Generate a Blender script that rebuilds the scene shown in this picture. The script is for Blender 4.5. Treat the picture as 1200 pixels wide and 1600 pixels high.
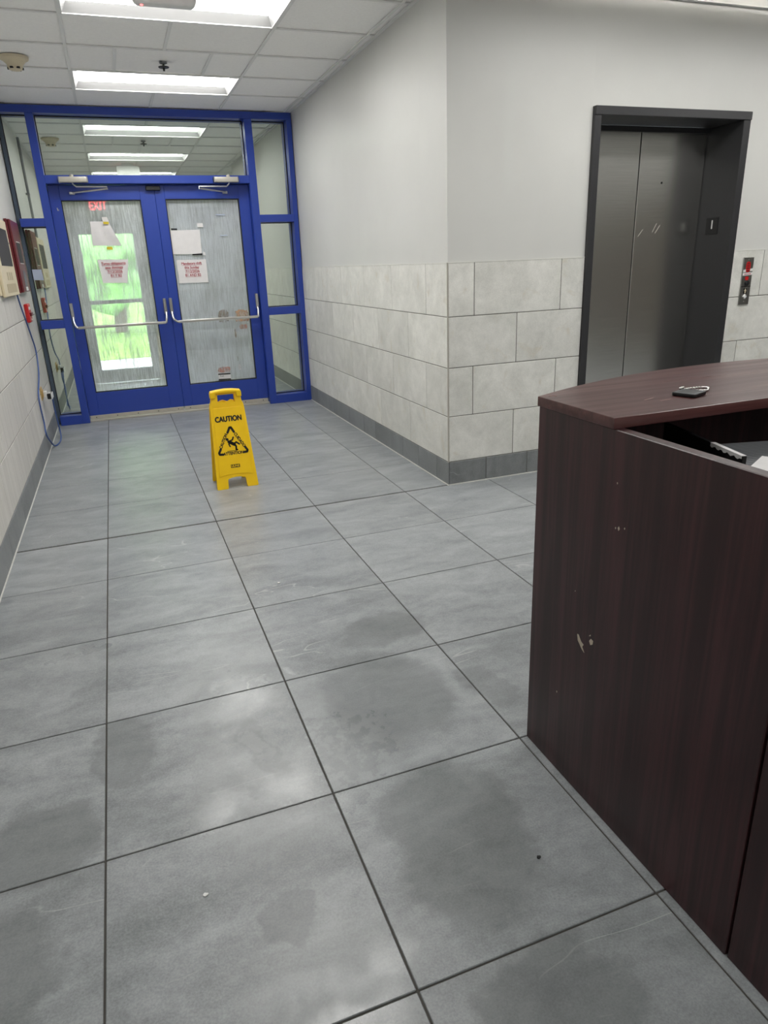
import bpy, bmesh, math, random
from mathutils import Vector, Matrix, Euler, noise

# ------------------------------------------------------------------ base
for o in list(bpy.data.objects):
    bpy.data.objects.remove(o, do_unlink=True)
scene = bpy.context.scene
COL = scene.collection
S = 0.6096                       # one floor tile (24 in) in metres; all layout numbers are in tiles

# camera
cam_d = bpy.data.cameras.new('camera')
cam = bpy.data.objects.new('camera', cam_d)
COL.objects.link(cam)
cam.location = (0.3995*S, -2.5187*S, 2.3237*S)
cam.rotation_euler = Euler((math.radians(69.993), math.radians(2.2), math.radians(-20.677)), 'XYZ')
cam_d.sensor_fit = 'VERTICAL'
cam_d.sensor_height = 24.0
cam_d.lens = 1073.07/1600*24.0
cam_d.clip_start = 0.02
scene.camera = cam

# exposure
vs = scene.view_settings
vs.view_transform = 'Standard'
vs.look = 'None'
vs.exposure = 0.4
vs.gamma = 1.0
vs.use_curve_mapping = False

# world: bright overcast sky
SKY_STRENGTH = 9.0
w = bpy.data.worlds.new('sky'); scene.world = w
w.use_nodes = True
wb = w.node_tree.nodes['Background']
wb.inputs[0].default_value = (0.86, 0.93, 1.0, 1)
wb.inputs[1].default_value = SKY_STRENGTH

LAMP = 11.6                       # strength of the fluorescent lenses (built below in the ceiling lights)

# ------------------------------------------------------------------ calibrated planes (tiles)
XR, YC, YD, ZC, XL = 3.5103, 3.9697, 9.7299, 4.632, -0.78
ZROW = [0.2596, 0.7549, 1.2641, 1.7744, 2.2897]
XMAX, YMIN = 12.0, -8.0
YO = 14.0                        # outer wall of the vestibule

# ------------------------------------------------------------------ helpers
WO = {}
def lin(c):
    return c/12.92 if c <= 0.04045 else ((c+0.055)/1.055)**2.4
def rgb(r, g, b):
    return (lin(r/255), lin(g/255), lin(b/255), 1)

def tag(o, label=None, cat=None, group=None, kind=None):
    if label: o['label'] = label
    if cat: o['category'] = cat
    if group: o['group'] = group
    if kind: o['kind'] = kind
    return o

def place(ob, origin, parent):
    COL.objects.link(ob)
    origin = Vector(origin)
    WO[ob.name] = origin
    if parent is not None:
        ob.parent = parent
        ob.location = origin - WO[parent.name]
    else:
        ob.location = origin
    return ob

def empty(name, loc, label=None, cat=None, group=None, kind=None, parent=None):
    o = bpy.data.objects.new(name, None)
    o.empty_display_size = 0.05
    place(o, Vector(loc)*S, parent)
    return tag(o, label, cat, group, kind)

def make(name, verts, faces, mat, parent=None, smooth=None):
    """verts in metres (world)."""
    vs_ = [Vector(v) for v in verts]
    lo = Vector((min(v[i] for v in vs_) for i in range(3)))
    hi = Vector((max(v[i] for v in vs_) for i in range(3)))
    org = Vector(((lo.x+hi.x)/2, (lo.y+hi.y)/2, lo.z))
    me = bpy.data.meshes.new(name)
    me.from_pydata([v-org for v in vs_], [], faces)
    me.materials.append(mat)
    me.update()
    if smooth is not None:
        for p in me.polygons: p.use_smooth = True
        me.set_sharp_from_angle(angle=math.radians(smooth))
    return place(bpy.data.objects.new(name, me), org, parent)

def from_bm(name, bm, mat, parent=None, smooth=None):
    bmesh.ops.recalc_face_normals(bm, faces=bm.faces)
    bm.verts.index_update()
    v = [x.co.copy() for x in bm.verts]
    f = [[q.index for q in x.verts] for x in bm.faces]
    bm.free()
    return make(name, v, f, mat, parent, smooth)

def bm_box(bm, x0, x1, y0, y1, z0, z1, bevel=0.0, seg=1):
    r = bmesh.ops.create_cube(bm, size=1.0)
    vv = r['verts']
    for v in vv:
        v.co = Vector(((x0+x1)/2+v.co.x*(x1-x0), (y0+y1)/2+v.co.y*(y1-y0), (z0+z1)/2+v.co.z*(z1-z0)))*S
    if bevel > 0:
        ee = list({e for v in vv for e in v.link_edges})
        bmesh.ops.bevel(bm, geom=ee, offset=bevel*S, segments=seg, affect='EDGES', profile=0.5)

def box(name, x0, x1, y0, y1, z0, z1, mat, parent=None, bevel=0.0, seg=1):
    bm = bmesh.new()
    bm_box(bm, x0, x1, y0, y1, z0, z1, bevel, seg)
    return from_bm(name, bm, mat, parent, 40 if bevel and seg > 1 else None)

def boxes(name, lst, mat, parent=None, bevel=0.0, seg=1):
    bm = bmesh.new()
    for b in lst: bm_box(bm, *b, bevel, seg)
    return from_bm(name, bm, mat, parent, 40 if bevel and seg > 1 else None)

CACHE = {}
def tile(name, x0, x1, y0, y1, z0, z1, mat, parent, bevel=0.003):
    """box that shares its mesh with every alike piece"""
    key = (name, round(x1-x0, 4), round(y1-y0, 4), round(z1-z0, 4), mat.name, bevel)
    org = Vector(((x0+x1)/2, (y0+y1)/2, z0))*S
    if key not in CACHE:
        o = box(name, x0, x1, y0, y1, z0, z1, mat, parent, bevel)
        CACHE[key] = o.data
        return o
    return place(bpy.data.objects.new(name, CACHE[key]), org, parent)

def tube(name, pts, r, mat, parent=None, n=8, smooth_path=True, metres=False, radii=None):
    P = [Vector(p)*(1 if metres else S) for p in pts]
    r = r*(1 if metres else S)
    if smooth_path and len(P) > 2:
        Q = []
        for i in range(len(P)-1):
            p0, p1, p2, p3 = P[max(i-1, 0)], P[i], P[i+1], P[min(i+2, len(P)-1)]
            for k in range(6):
                t = k/6
                Q.append(0.5*((2*p1)+(p2-p0)*t+(2*p0-5*p1+4*p2-p3)*t*t+(3*p1-p0-3*p2+p3)*t**3))
        Q.append(P[-1]); P = Q
    verts, faces = [], []
    up = Vector((0.13, 0.21, 0.97))
    for i, p in enumerate(P):
        d = (P[min(i+1, len(P)-1)]-P[max(i-1, 0)]).normalized()
        if abs(d.dot(up)) > 0.95: up = Vector((0.9, 0.3, 0.1))
        a = d.cross(up).normalized(); b = a.cross(d).normalized()
        up = b
        rr = r if radii is None else radii[i]*S
        for k in range(n):
            t = 2*math.pi*k/n
            verts.append(p+a*math.cos(t)*rr+b*math.sin(t)*rr)
    for i in range(len(P)-1):
        for k in range(n):
            faces.append([i*n+k, i*n+(k+1) % n, (i+1)*n+(k+1) % n, (i+1)*n+k])
    faces.append(list(range(n))[::-1]); faces.append([(len(P)-1)*n+k for k in range(n)])
    bm = bmesh.new()
    bv = [bm.verts.new(v) for v in verts]
    for f in faces: bm.faces.new([bv[i] for i in f])
    return from_bm(name, bm, mat, parent, 50)

def lathe(name, c, prof, mat, parent=None, n=20, axis='z'):
    """prof: list of (radius, height) in tiles around c"""
    verts, faces = [], []
    for r, h in prof:
        for k in range(n):
            t = 2*math.pi*k/n
            a, b = r*math.cos(t), r*math.sin(t)
            q = (a, b, h) if axis == 'z' else ((a, h, b) if axis == 'y' else (h, a, b))
            verts.append((Vector(c)+Vector(q))*S)
    m = len(prof)
    for i in range(m-1):
        for k in range(n):
            faces.append([i*n+k, i*n+(k+1) % n, (i+1)*n+(k+1) % n, (i+1)*n+k])
    faces.append(list(range(n))); faces.append([(m-1)*n+k for k in range(n)])
    bm = bmesh.new()
    bv = [bm.verts.new(v) for v in verts]
    for f in faces: bm.faces.new([bv[i] for i in f])
    return from_bm(name, bm, mat, parent, 35)

def _curve_mesh(cu):
    ob = bpy.data.objects.new('tmp', cu)
    COL.objects.link(ob)
    bpy.context.view_layer.update()
    dg = bpy.context.evaluated_depsgraph_get()
    me = bpy.data.meshes.new_from_object(ob.evaluated_get(dg))
    v = [x.co.copy() for x in me.vertices]
    f = [list(p.vertices) for p in me.polygons]
    bpy.data.objects.remove(ob, do_unlink=True)
    bpy.data.curves.remove(cu)
    bpy.data.meshes.remove(me)
    return v, f

def mapped(name, v, f, O, U, V, mat, parent, smooth=None):
    O, U, V = Vector(O), Vector(U).normalized(), Vector(V).normalized()
    N = U.cross(V)
    return make(name, [(O+U*p.x+V*p.y+N*p.z)*S for p in v], f, mat, parent, smooth)

def shape(name, loops, thick, O, U, V, mat, parent=None, bevel=0.0, smooth=None):
    """flat outline(s) with holes, extruded; O origin, U/V axes, all in tiles. Front face at +N*0"""
    cu = bpy.data.curves.new('tmpc', 'CURVE')
    cu.dimensions = '2D'; cu.fill_mode = 'BOTH'
    cu.extrude = max(thick/2-bevel, 0.00005); cu.bevel_depth = bevel; cu.bevel_resolution = 1
    cu.offset = -bevel
    for lp in loops:
        sp = cu.splines.new('POLY'); sp.points.add(len(lp)-1)
        for q, pt in zip(sp.points, lp): q.co = (pt[0], pt[1], 0, 1)
        sp.use_cyclic_u = True
    v, f = _curve_mesh(cu)
    for p in v: p.z -= thick/2
    return mapped(name, v, f, O, U, V, mat, parent, smooth)

def text(name, body, size, O, U, V, mat, parent=None, bold=0.0, width=None, thick=0.0015, align='CENTER', spacing=1.0):
    cu = bpy.data.curves.new('tmpt', 'FONT')
    cu.body = body; cu.size = size; cu.align_x = align; cu.align_y = 'CENTER'
    cu.extrude = thick/2; cu.space_character = spacing
    v, f = _curve_mesh(cu)
    if width and v:
        xs = [p.x for p in v]; k = width/(max(xs)-min(xs))
        m = (max(xs)+min(xs))/2 if align == 'CENTER' else 0
        for p in v: p.x = (p.x-m)*k
    if bold:
        w_ = bold*size; base_v, base_f = list(v), list(f); v, f = [], []
        for i, (dx, dy) in enumerate(((-w_, 0), (w_, 0), (0, w_), (0, -w_))):
            v += [Vector((p.x+dx, p.y+dy, p.z+i*.00004)) for p in base_v]
            f += [[q+i*len(base_v) for q in fc] for fc in base_f]
    return mapped(name, v, f, O, U, V, mat, parent)

def stroke(pts, w):
    """thick polyline as list of capsule loops -> one loop per segment"""
    out = []
    for a, b in zip(pts[:-1], pts[1:]):
        a, b = Vector(a), Vector(b)
        d = (b-a).normalized(); n = Vector((-d.y, d.x))
        ang = math.atan2(d.y, d.x)
        lp = []
        for k in range(7):
            t = ang-math.pi/2+math.pi*k/6
            lp.append((b.x+w*math.cos(t), b.y+w*math.sin(t)))
        for k in range(7):
            t = ang+math.pi/2+math.pi*k/6
            lp.append((a.x+w*math.cos(t), a.y+w*math.sin(t)))
        out.append(lp)
    return out

def flats(name, loops, off, O, U, V, mat, parent=None, thick=0.002):
    """several thin convex polygons (print) joined in one mesh, top at +N*off"""
    O, U, V = Vector(O), Vector(U).normalized(), Vector(V).normalized(); N = U.cross(V)
    bm = bmesh.new()
    for lp in loops:
        bot = [bm.verts.new((O+U*x+V*y+N*(off-thick))*S) for x, y in lp]
        top = [bm.verts.new((O+U*x+V*y+N*off)*S) for x, y in lp]
        bm.faces.new(top)
        m = len(lp)
        for i in range(m): bm.faces.new([bot[i], bot[(i+1) % m], top[(i+1) % m], top[i]])
        bm.faces.new(bot[::-1])
    return from_bm(name, bm, mat, parent)

def rrect(x0, x1, y0, y1, r, n=4):
    out = []
    for cx, cy, a0 in ((x1-r, y0+r, -90), (x1-r, y1-r, 0), (x0+r, y1-r, 90), (x0+r, y0+r, 180)):
        for k in range(n+1):
            t = math.radians(a0+90*k/n)
            out.append((cx+r*math.cos(t), cy+r*math.sin(t)))
    return out

# ------------------------------------------------------------------ materials
def newmat(name):
    m = bpy.data.materials.new(name); m.use_nodes = True
    nt = m.node_tree
    return m, nt, nt.nodes['Principled BSDF'], nt.nodes['Material Output']

def N(nt, typ, **kw):
    n = nt.nodes.new(typ)
    for k, v in kw.items(): setattr(n, k, v)
    return n

def mix_rgb(nt, fac, a, b, blend='MIX'):
    n = N(nt, 'ShaderNodeMix', data_type='RGBA', blend_type=blend)
    for sock, val in ((n.inputs[0], fac), (n.inputs[6], a), (n.inputs[7], b)):
        if isinstance(val, bpy.types.NodeSocket): nt.links.new(val, sock)
        else: sock.default_value = val
    return n.outputs[2]

def mrange(nt, v, a, b, c=0.0, d=1.0, interp='SMOOTHSTEP'):
    n = N(nt, 'ShaderNodeMapRange', interpolation_type=interp)
    nt.links.new(v, n.inputs[0])
    for i, x in zip((1, 2, 3, 4), (a, b, c, d)): n.inputs[i].default_value = x
    return n.outputs[0]

def math_n(nt, op, a, b=None):
    n = N(nt, 'ShaderNodeMath', operation=op)
    for sock, val in ((n.inputs[0], a), (n.inputs[1], b)):
        if val is None: continue
        if isinstance(val, bpy.types.NodeSocket): nt.links.new(val, sock)
        else: sock.default_value = val
    return n.outputs[0]

def obj_coords(nt, rand=True, scale=(1, 1, 1)):
    tc = N(nt, 'ShaderNodeTexCoord')
    out = tc.outputs['Object']
    if rand:
        oi = N(nt, 'ShaderNodeObjectInfo')
        mul = math_n(nt, 'MULTIPLY', oi.outputs['Random'], 57.0)
        add = N(nt, 'ShaderNodeVectorMath', operation='ADD')
        nt.links.new(out, add.inputs[0]); nt.links.new(mul, add.inputs[1])
        out = add.outputs[0]
    if scale != (1, 1, 1):
        mp = N(nt, 'ShaderNodeMapping'); mp.inputs['Scale'].default_value = scale
        nt.links.new(out, mp.inputs[0]); out = mp.outputs[0]
    return out

def noise_t(nt, vec, scale, detail=4, rough=0.55, dist=0.0):
    n = N(nt, 'ShaderNodeTexNoise')
    n.inputs['Scale'].default_value = scale; n.inputs['Detail'].default_value = detail
    n.inputs['Roughness'].default_value = rough; n.inputs['Distortion'].default_value = dist
    nt.links.new(vec, n.inputs['Vector'])
    return n.outputs['Fac']

def scaled(nt, vec, sc):
    mp = N(nt, 'ShaderNodeMapping'); mp.inputs['Scale'].default_value = sc
    nt.links.new(vec, mp.inputs[0])
    return mp.outputs[0]

def bump(nt, bs, h, strength, dist=0.002):
    b = N(nt, 'ShaderNodeBump'); b.inputs['Strength'].default_value = strength; b.inputs['Distance'].default_value = dist
    nt.links.new(h, b.inputs['Height']); nt.links.new(b.outputs[0], bs.inputs['Normal'])

def plain(name, col, rough=0.5, metal=0.0, var=0.05, vscale=14.0, bmp=0.0, spec=0.5):
    m, nt, bs, out = newmat(name)
    c = obj_coords(nt)
    n = noise_t(nt, c, vscale, 5)
    dark = tuple(x*(1-var) for x in col[:3])+(1,); lite = tuple(min(1, x*(1+var)) for x in col[:3])+(1,)
    nt.links.new(mix_rgb(nt, mrange(nt, n, .3, .7), dark, lite), bs.inputs['Base Color'])
    bs.inputs['Roughness'].default_value = rough
    bs.inputs['Metallic'].default_value = metal
    bs.inputs['Specular IOR Level'].default_value = spec
    if bmp:
        bump(nt, bs, noise_t(nt, c, vscale*12, 2), bmp)
    return m

def emit(name, col, strength):
    m, nt, bs, out = newmat(name)
    bs.inputs['Base Color'].default_value = col
    bs.inputs['Emission Color'].default_value = col
    bs.inputs['Emission Strength'].default_value = strength
    return m

def stone(name, dark, lite, vein, rough, streak=(1, 1, 1), veins=True, wet=False, patch=None):
    m, nt, bs, out = newmat(name)
    c = obj_coords(nt)
    big = noise_t(nt, scaled(nt, c, streak), 5, 6, 0.6, 0.6)
    mid = noise_t(nt, c, 26, 5, 0.65)
    fine = noise_t(nt, c, 190, 3, 0.7)
    f = math_n(nt, 'ADD', math_n(nt, 'MULTIPLY', big, 0.55), math_n(nt, 'MULTIPLY', mid, 0.25))
    f = math_n(nt, 'ADD', f, math_n(nt, 'MULTIPLY', fine, 0.4))
    col = mix_rgb(nt, mrange(nt, f, .44, .76, interp='LINEAR'), dark, lite)
    oi = N(nt, 'ShaderNodeObjectInfo')
    tint = mrange(nt, oi.outputs['Random'], 0, 1, .93, 1.06, 'LINEAR')
    tb = N(nt, 'ShaderNodeCombineColor')
    for i in range(3): nt.links.new(tint, tb.inputs[i])
    col = mix_rgb(nt, 1.0, col, tb.outputs[0], 'MULTIPLY')
    if patch:
        pn = noise_t(nt, c, 7, 4, .6, .8)
        col = mix_rgb(nt, mrange(nt, pn, .58, .75, 0, .55), col, patch)
    if veins:
        vn = noise_t(nt, scaled(nt, c, (0.5, 2.0, 1)), 1.5, 3, 0.5, 0.5)
        d = math_n(nt, 'ABSOLUTE', math_n(nt, 'SUBTRACT', vn, 0.5))
        line = mrange(nt, d, 0.0, 0.0035, 1.0, 0.0)
        brk = mrange(nt, noise_t(nt, c, 3, 3), .5, .62)
        col = mix_rgb(nt, math_n(nt, 'MULTIPLY', math_n(nt, 'MULTIPLY', line, brk), .5), col, vein)
    rgh = mrange(nt, mid, .3, .7, rough-.05, rough+.06)
    if wet:
        geo = N(nt, 'ShaderNodeNewGeometry')
        wn = N(nt, 'ShaderNodeTexNoise'); wn.inputs['Scale'].default_value = 4.5; wn.inputs['Detail'].default_value = 7; wn.inputs['Roughness'].default_value = .62
        nt.links.new(geo.outputs['Position'], wn.inputs['Vector'])
        sub = N(nt, 'ShaderNodeVectorMath', operation='SUBTRACT'); sub.inputs[1].default_value = (.5, .5, .5)
        nt.links.new(wn.outputs['Color'], sub.inputs[0])
        scl = N(nt, 'ShaderNodeVectorMath', operation='SCALE'); scl.inputs['Scale'].default_value = 0.26
        nt.links.new(sub.outputs[0], scl.inputs[0])
        flat = N(nt, 'ShaderNodeVectorMath', operation='MULTIPLY'); flat.inputs[1].default_value = (1, 1, 0)
        nt.links.new(scl.outputs[0], flat.inputs[0])
        pos = N(nt, 'ShaderNodeVectorMath', operation='ADD')
        nt.links.new(geo.outputs['Position'], pos.inputs[0]); nt.links.new(flat.outputs[0], pos.inputs[1])
        def spots(lst, edge):
            acc = None
            for cx, cy, rx, ry, rot, st in lst:
                mp = N(nt, 'ShaderNodeMapping', vector_type='TEXTURE')
                mp.inputs['Location'].default_value = (cx*S, cy*S, 0)
                mp.inputs['Rotation'].default_value = (0, 0, math.radians(rot))
                mp.inputs['Scale'].default_value = (rx*S, ry*S, 1)
                nt.links.new(pos.outputs[0], mp.inputs[0])
                g = N(nt, 'ShaderNodeTexGradient', gradient_type='SPHERICAL')
                nt.links.new(mp.outputs[0], g.inputs[0])
                v = mrange(nt, g.outputs['Fac'], 0.0, edge, 0, st)
                acc = v if acc is None else math_n(nt, 'MAXIMUM', acc, v)
            return acc
        damp = spots([(1.72, 1.33, .34, .24, 10, .75), (1.52, .62, .42, .52, 0, .8), (2.08, .5, .13, .3, 15, .6),
                      (.08, .75, .17, .36, 0, .75), (-.27, .2, .27, .26, 0, .9), (1.43, -.45, .36, .5, 0, .9),
                      (1.42, -1.2, .3, .26, 0, .9), (.66, -.55, .13, .11, 0, .7), (-.38, -.35, .24, .3, 0, .8),
                      (.75, .48, .09, .33, 6, .6), (.5, -1.0, .5, .16, 0, .5)], .28)
        gloss = spots([(.78, .55, .27, .8, 6, .8), (.47, .1, .24, .16, 0, .6), (1.04, 1.12, .05, .1, 20, 1.0),
                       (1.09, -.06, .12, .09, 0, .9), (.98, -.83, .1, .16, 10, .6), (.8, -1.05, .25, .16, 0, .6),
                       (1.15, .3, .35, .4, 0, .35), (-.28, 1.82, .13, .05, 10, 1.0), (-.08, 1.88, .12, .06, 10, 1.0)], .6)
        core = spots([(.75, .48, .08, .3, 6, 1)], .5)
        gl = math_n(nt, 'MULTIPLY', gloss, math_n(nt, 'SUBTRACT', 1.0, math_n(nt, 'MULTIPLY', core, .8)))
        dk = tuple(x*.62 for x in dark[:3])+(1,)
        col = mix_rgb(nt, math_n(nt, 'MULTIPLY', damp, .55), col, dk)
        wr = N(nt, 'ShaderNodeMix', data_type='FLOAT')
        nt.links.new(gl, wr.inputs[0]); nt.links.new(rgh, wr.inputs[2]); wr.inputs[3].default_value = .14
        rgh = wr.outputs[0]
    nt.links.new(col, bs.inputs['Base Color'])
    nt.links.new(rgh, bs.inputs['Roughness'])
    bump(nt, bs, math_n(nt, 'ADD', fine, mid), .12, .001)
    return m

def wood(name, sc, dark, lite, rough=.33):
    m, nt, bs, out = newmat(name)
    c = obj_coords(nt, rand=False)
    g1 = noise_t(nt, scaled(nt, c, sc), 1.0, 6, .6, .4)
    g2 = noise_t(nt, scaled(nt, c, tuple(x*5 for x in sc)), 1.0, 4, .6)
    f = math_n(nt, 'ADD', math_n(nt, 'MULTIPLY', g1, .75), math_n(nt, 'MULTIPLY', g2, .25))
    nt.links.new(mix_rgb(nt, mrange(nt, f, .38, .66), dark, lite), bs.inputs['Base Color'])
    nt.links.new(mrange(nt, f, .3, .7, rough+.05, rough-.03), bs.inputs['Roughness'])
    return m

def steel(name, col, rough, sc):
    m, nt, bs, out = newmat(name)
    c = obj_coords(nt, rand=False)
    g = noise_t(nt, scaled(nt, c, sc), 1.0, 4, .6)
    nt.links.new(mix_rgb(nt, mrange(nt, g, .3, .7), tuple(x*.9 for x in col[:3])+(1,), col), bs.inputs['Base Color'])
    bs.inputs['Roughness'].default_value = rough
    bs.inputs['Metallic'].default_value = 1.0
    return m

def glass(name, tint, refl, fog=None):
    """thin coated pane: part mirror, part see-through; fog adds a scattering film of condensation"""
    m, nt, bs, out = newmat(name)
    nt.nodes.remove(bs)
    tr = N(nt, 'ShaderNodeBsdfTransparent'); tr.inputs[0].default_value = tint
    gl = N(nt, 'ShaderNodeBsdfGlossy'); gl.inputs['Roughness'].default_value = .015
    gl.inputs[0].default_value = (.93, 1.0, .95, 1)
    lw_ = N(nt, 'ShaderNodeLayerWeight'); lw_.inputs[0].default_value = .5
    edge = math_n(nt, 'MULTIPLY', math_n(nt, 'POWER', lw_.outputs['Facing'], 5.0), .8)
    fac = math_n(nt, 'MINIMUM', math_n(nt, 'ADD', edge, refl+.03), 1.0)
    mx = N(nt, 'ShaderNodeMixShader')
    nt.links.new(fac, mx.inputs[0]); nt.links.new(tr.outputs[0], mx.inputs[1]); nt.links.new(gl.outputs[0], mx.inputs[2])
    nt.links.new(mx.outputs[0], out.inputs[0])
    return m

def condensation(name, lo, hi, drip_lo, drip_hi, col):
    m, nt, bs, out = newmat(name)
    nt.nodes.remove(bs)
    c = obj_coords(nt, rand=False)
    drip = noise_t(nt, scaled(nt, c, (75, 1, 5)), 1.0, 5, .65, .5)
    drop = noise_t(nt, c, 95, 3, .6)
    cloud = noise_t(nt, scaled(nt, c, (3, 1, 1.6)), 1.0, 4, .6, .4)
    run = mrange(nt, drip, drip_lo, drip_hi)
    f = math_n(nt, 'ADD', math_n(nt, 'MULTIPLY', run, .5), math_n(nt, 'MULTIPLY', mrange(nt, cloud, .32, .62), .4))
    f = math_n(nt, 'ADD', f, math_n(nt, 'MULTIPLY', mrange(nt, drop, .45, .65), .15))
    fac = mrange(nt, f, .1, .95, lo, hi, 'LINEAR')
    tr = N(nt, 'ShaderNodeBsdfTransparent')
    df = N(nt, 'ShaderNodeBsdfDiffuse'); df.inputs[0].default_value = col
    tl = N(nt, 'ShaderNodeBsdfTranslucent'); tl.inputs[0].default_value = (.93, .95, .96, 1)
    a = N(nt, 'ShaderNodeMixShader'); a.inputs[0].default_value = .3
    nt.links.new(df.outputs[0], a.inputs[1]); nt.links.new(tl.outputs[0], a.inputs[2])
    b = N(nt, 'ShaderNodeMixShader')
    nt.links.new(fac, b.inputs[0]); nt.links.new(tr.outputs[0], b.inputs[1]); nt.links.new(a.outputs[0], b.inputs[2])
    nt.links.new(b.outputs[0], out.inputs[0])
    return m

M = {}
M['paint'] = plain('wall_paint', rgb(211, 211, 207), .42, var=.015, vscale=3, bmp=.03)
M['paint_v'] = plain('vestibule_paint', rgb(205, 198, 168), .6, var=.03, vscale=3)
M['grout'] = plain('wall_grout', rgb(112, 110, 104), .9)
M['fgrout'] = plain('floor_grout', rgb(78, 76, 72), .9)
M['caulk'] = plain('caulk', rgb(214, 214, 208), .6)
M['wtile'] = stone('wall_tile_stone', rgb(203, 203, 196), rgb(235, 234, 228), rgb(210, 210, 205), .5, (1, 1, 1), veins=False, patch=rgb(205, 198, 180))
M['ltile'] = stone('wall_tile_streaked', rgb(192, 189, 183), rgb(218, 215, 210), rgb(215, 213, 208), .5, (3.2, 3.2, .35), veins=False)
M['btile'] = stone('base_tile_stone', rgb(110, 113, 114), rgb(142, 145, 146), rgb(170, 172, 172), .5, (1.5, .5, .5))
M['ftile'] = stone('floor_tile_stone', rgb(121, 125, 127), rgb(168, 172, 174), rgb(200, 202, 200), .33, (.7, 1.5, 1), wet=True)
M['ceil'] = plain('ceiling_tile_mineral', rgb(246, 245, 243), .9, var=.02, vscale=60, bmp=.25)
M['tee'] = plain('tee_white', rgb(226, 226, 224), .5, var=.01)
M['housing'] = plain('lamp_reflector_grey', rgb(170, 170, 170), .6, var=.01)
M['lens'] = emit('lamp_lens', (1, .985, .955, 1), LAMP)
M['blue'] = plain('blue_frame_paint', rgb(42, 68, 158), .32, var=.012, vscale=5)
M['jamb_shade'] = plain('shaded_jamb', rgb(72, 84, 98), .4, var=.02)  # jamb's shadow put into a darker grey-blue base colour
M['gasket'] = plain('black_gasket', rgb(16, 17, 20), .6)
M['glass'] = glass('coated_glass', (.7, .74, .66, 1), .63)
M['dglass'] = glass('door_glass', (.97, .985, .98, 1), .02)
M['fogL'] = condensation('condensation_runny', .5, .95, .42, .62, (.95, .94, 1.0, 1))
M['fogR'] = condensation('condensation_dense', .62, .97, .35, .6, (.80, .79, .90, 1))
M['alu'] = steel('satin_aluminium', (.72, .71, .69, 1), .3, (6, 6, 60))
M['alu_dull'] = plain('dull_aluminium', rgb(186, 182, 172), .45, .3)
M['arm'] = steel('closer_arm_metal', (.6, .6, .6, 1), .35, (30, 30, 30))
M['chrome'] = steel('bracket_chrome', (.62, .62, .62, 1), .28, (20, 20, 20))
M['darkmetal'] = plain('dark_sprinkler_metal', rgb(58, 58, 56), .4, .6)
M['reflect_dark'] = plain('grey_brown_reflection', rgb(100, 94, 86), .6)  # colour of the unseen panel mirrored in the elevator steel
M['black'] = plain('black_plastic', rgb(22, 22, 24), .4)
M['deepblack'] = plain('black_laminate', rgb(12, 12, 13), .5)
M['dark'] = plain('charcoal_metal', rgb(50, 50, 52), .38, .0, var=.05, vscale=90, bmp=.05)
M['steel'] = steel('brushed_steel', (.92, .91, .87, 1), .24, (4, 4, 160))
M['steel2'] = steel('brushed_plate', (.42, .42, .40, 1), .38, (120, 4, 4))
M['white'] = plain('white_plastic', rgb(228, 228, 226), .4)
M['paper'] = plain('white_paper', rgb(226, 224, 224), .8, var=.02, vscale=30)
M['paperblue'] = plain('pale_blue_paper', rgb(186, 196, 216), .8, var=.02)
M['yellow'] = plain('yellow_plastic', rgb(255, 206, 10), .42, var=.04, vscale=9)
M['ink'] = plain('black_ink', rgb(20, 18, 14), .6)
M['redink'] = plain('red_ink', rgb(176, 40, 62), .7)
M['ytape'] = plain('yellow_tape', rgb(214, 192, 50), .6)
M['maroon'] = plain('maroon_enamel', rgb(104, 30, 38), .35, var=.08)
M['beige'] = plain('beige_plastic', rgb(212, 200, 172), .5, var=.03)
M['beige2'] = plain('beige_dark', rgb(182, 168, 136), .5, var=.03)
M['smoke'] = plain('smoked_window', rgb(52, 49, 48), .55)
M['red'] = plain('red_plastic', rgb(190, 34, 34), .38)
M['brass'] = plain('tan_plate', rgb(190, 160, 105), .5)
M['cable'] = plain('blue_cable', rgb(66, 92, 150), .45)
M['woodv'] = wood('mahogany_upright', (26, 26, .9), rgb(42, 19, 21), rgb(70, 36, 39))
M['woodh'] = wood('mahogany_flat_sheen', (1.2, 30, 30), rgb(74, 42, 41), rgb(100, 62, 60), .3)  # base colour lightened to carry the gloss on the counter top
M['woodin'] = plain('desk_inside', rgb(30, 20, 21), .5)
M['chip'] = plain('chipped_core', rgb(196, 184, 166), .8)
M['scuff'] = plain('worn_laminate', rgb(140, 112, 106), .6)
M['grayrib'] = plain('grey_plastic', rgb(118, 120, 124), .6)
M['silver'] = steel('bead_chain', (.78, .77, .74, 1), .22, (20, 20, 20))
M['ledred'] = emit('red_led', (1, .12, .12, 1), 3.0)
M['exitred'] = emit('exit_red', (1, .1, .12, 1), 2.2)
M['grass'] = plain('lawn_grass', rgb(120, 160, 62), .9, var=.2, vscale=3)
M['leaf'] = plain('tree_leaves', rgb(150, 196, 128), .8, var=.25, vscale=2.5)
M['bark'] = plain('tree_bark', rgb(92, 78, 64), .9)
M['pave'] = plain('outdoor_concrete', rgb(196, 194, 190), .9)
M['vfloor'] = plain('vestibule_floor_tile', rgb(150, 152, 152), .6)
M['darkframe'] = plain('dark_bronze_frame', rgb(74, 76, 82), .5)

E1, E2, E3 = Vector((1, 0, 0)), Vector((0, 1, 0)), Vector((0, 0, 1))

# ================================================================== THE SETTING
def structure(o): return tag(o, kind='structure')

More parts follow.
